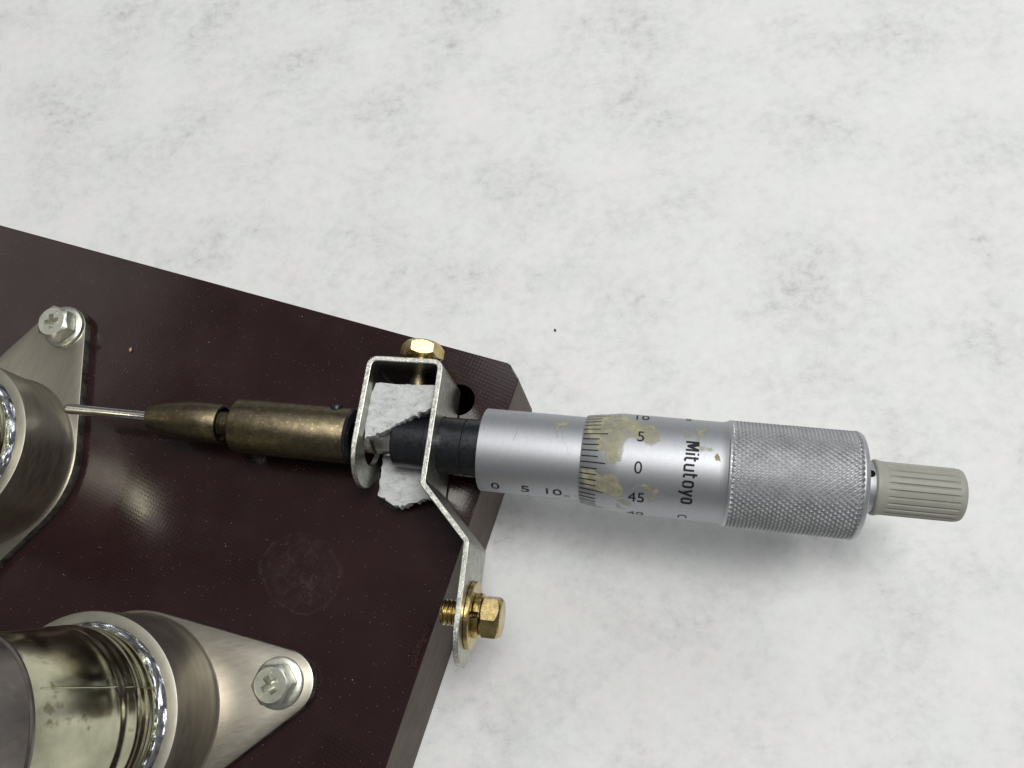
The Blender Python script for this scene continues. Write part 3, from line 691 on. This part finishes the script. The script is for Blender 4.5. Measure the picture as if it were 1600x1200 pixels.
# ---------------------------------------------------------------- yellow zinc bolts
def placed(root, origin, direc):
    root.location = origin; root.rotation_euler = Vector(direc).to_track_quat('X', 'Z').to_euler()
td = (bp[2] - bp[1]).normalized(); tn_ = Vector((-td.y, td.x))             # outward normal of the bracket's upper wall
if tn_.y < 0: tn_ = -tn_
c0 = bp[1].lerp(bp[2], 0.535)
b1 = empty('clamp_bolt', (0, 0, 0)); placed(b1, (c0.x + tn_.x * TH / 2, c0.y + tn_.y * TH / 2, ZB - 0.03), (tn_.x, tn_.y, 0))
tag(b1, 'yellow zinc hex bolt on the outer face of the bracket at its far side', 'bolt')
obj('shank', revolve([(-0.46, 0), (-0.46, 0.13), (-0.44, 0.15), (-0.30, 0.15), (-0.29, 0.19), (-0.16, 0.19), (-0.15, 0.165), (0.10, 0.165)], 32), M_bronze, b1)
obj('shoulder', revolve([(0.003, 0), (0.003, 0.22), (0.05, 0.22), (0.06, 0.19), (0.26, 0.19)], 40), M_yzinc, b1)
h1 = obj('head', hexhead(0.325, 0.29, 'X', 0.90, (0.9, 1.0)), M_yzinc, b1, loc=(0.215, 0, 0), rot=(R(14), 0, 0), smooth=12)
dd = (bp[5] - bp[4]).normalized(); dn = Vector((-dd.y, dd.x))
if dn.x < 0: dn = -dn
c1 = Vector((-2.622, 0.565))
b2 = empty('side_bolt', (0, 0, 0)); placed(b2, (c1.x + dn.x * TH / 2, c1.y + dn.y * TH / 2, ZB), (dn.x, dn.y, 0))
tag(b2, 'yellow zinc hex bolt with spring and flat washers in the lower tab of the bracket', 'bolt')
obj('thread', thread(0.20, -0.44, 0.05, 0.066), M_yzinc, b2)
obj('flat_washer', revolve([(0.003, 0.2), (0.003, 0.50), (0.015, 0.515), (0.075, 0.515), (0.088, 0.50), (0.088, 0.2)], 64), M_yzinc, b2)
bm = bmesh.new(); rows = []                                                # split spring washer
for i in range(49):
    a = R(8) + R(344) * i / 48; s = 0.092 + 0.012 * i / 48
    rows.append([bm.verts.new((s + ds, -r * math.sin(a), r * math.cos(a))) for r, ds in ((0.22, 0), (0.335, 0), (0.345, 0.05), (0.335, 0.095), (0.22, 0.095))])
for a, b in zip(rows, rows[1:]):
    for k in range(5): bm.faces.new((a[k], a[(k + 1) % 5], b[(k + 1) % 5], b[k]))
bm.faces.new(rows[0][::-1]); bm.faces.new(rows[-1])
obj('spring_washer', bm, M_yzinc, b2, smooth=30)
obj('head', hexhead(0.29, 0.32, 'X', 0.90, (0.5, 1.0)), M_yzinc, b2, loc=(0.195, 0, 0), rot=(R(-20), 0, 0), smooth=12)

# ---------------------------------------------------------------- torn fibre pads in the bracket
def torn_pad(name, outline, z0, z1, torn, seed, slope=(0, 0)):
    random.seed(seed); pts = []
    m = len(outline)
    for i in range(m):
        a, b = Vector(outline[i]), Vector(outline[(i + 1) % m]); k = max(1, int((b - a).length / 0.04))
        nn = Vector((-(b - a).y, (b - a).x)).normalized()
        for q in range(k):
            p = a.lerp(b, q / k)
            if i in torn and q: p += nn * (0.028 * random.uniform(-1, 1) + 0.03 * noise.noise(Vector((p.x * 6, p.y * 6, seed))))
            pts.append(p)
    cx = sum(p.x for p in pts) / len(pts); cy = sum(p.y for p in pts) / len(pts)
    bm = bmesh.new()
    # layered walls (ragged) plus caps
    lay = 5; rings = []
    for l in range(lay):
        f = l / (lay - 1); ring = []
        for p in pts:
            z = z0 + (z1 - z0) * f; j = 0.016 * noise.noise(Vector((p.x * 16, p.y * 16, l * 1.7 + seed)))
            dirc = Vector((cx - p.x, cy - p.y)).normalized(); q = p + dirc * (j + (0.012 if l in (0, lay - 1) else 0))
            ring.append(bm.verts.new((q.x - cx, q.y - cy, z + slope[0] * (q.x - cx) + slope[1] * (q.y - cy) - z0)))
        rings.append(ring)
    for a, b in zip(rings, rings[1:]):
        for i in range(len(pts)): j = (i + 1) % len(pts); bm.faces.new((a[i], a[j], b[j], b[i]))
    top = bm.faces.new(rings[-1]); bot = bm.faces.new(rings[0][::-1])
    r = bmesh.ops.triangulate(bm, faces=[top], quad_method='BEAUTY', ngon_method='BEAUTY')
    for _ in range(3):
        es = list({e for f in r['faces'] if f.is_valid for e in f.edges if e.calc_length() > 0.07 and all(abs(f2.normal.z) > -2 for f2 in e.link_faces)})
        tf = set(f for f in bm.faces if len(f.verts) == 3)
        es = [e for e in es if all(f2 in tf for f2 in e.link_faces)]
        if not es: break
        bmesh.ops.subdivide_edges(bm, edges=es, cuts=1, use_grid_fill=False)
        big_ = [f for f in bm.faces if len(f.verts) > 4 and f is not bot]
        if big_: bmesh.ops.triangulate(bm, faces=big_)
        r['faces'] = [f for f in bm.faces if len(f.verts) == 3]
    rim_v = set(v for ring in rings for v in ring)
    for v in bm.verts:
        if v not in rim_v: v.co.z += 0.022 * noise.noise(Vector((v.co.x * 9, v.co.y * 9, seed))) + 0.012 * noise.noise(Vector((v.co.x * 24, v.co.y * 24, seed)))
    return obj(name, bm, M_fibre, None, loc=(cx, cy, z0), smooth=60)
pu = torn_pad('fibre_pad', [(-4.15, 4.275), (-4.30, 3.80), (-4.275, 3.31), (-3.95, 3.42), (-3.83, 3.50), (-3.53, 3.64), (-3.10, 3.80), (-3.07, 4.17)][::-1], 1.06, 1.24, (1, 2, 3, 4), 3)
pl_ = torn_pad('fibre_pad', [(-4.22, 3.25), (-4.28, 2.53), (-4.03, 2.38), (-3.88, 2.31), (-3.70, 2.42), (-3.50, 2.43), (-3.28, 2.48), (-3.22, 2.60), (-3.34, 3.2)], 0.16, 0.40, (1, 2, 3, 4, 5), 11)
tag(pu, 'torn white fibrous pad lying over the black collar, inside the bracket', 'pad', 'torn white pads in the bracket')
tag(pl_, 'torn white fibrous scrap sticking out below the black collar', 'pad', 'torn white pads in the bracket')

# ---------------------------------------------------------------- specks
def speck(name, m, size, loc, seed, lab, cat):
    bm = bmesh.new(); bmesh.ops.create_icosphere(bm, subdivisions=2, radius=1)
    for v in bm.verts:
        k = 1 + 0.35 * noise.noise(v.co * 1.6 + Vector((seed, 0, 0))); v.co = Vector((v.co.x * size[0], v.co.y * size[1], v.co.z * size[2])) * k
    z = min(v.co.z for v in bm.verts)
    for v in bm.verts: v.co.z -= z
    o = obj(name, bm, m, None, loc=loc, smooth=60); tag(o, lab, cat); return o
sk = speck('lint_speck', M_lint, (0.022, 0.034, 0.015), (-1.43, 6.32, ZT), 3, 'tiny dark speck of lint alone on the white table', 'speck'); sk.rotation_euler.z = R(20)
speck('tan_crumb', M_crumb, (0.030, 0.045, 0.02), (-9.508, 5.589, 0.001), 8, 'tiny tan crumb on the maroon board right of the flange ear', 'crumb')
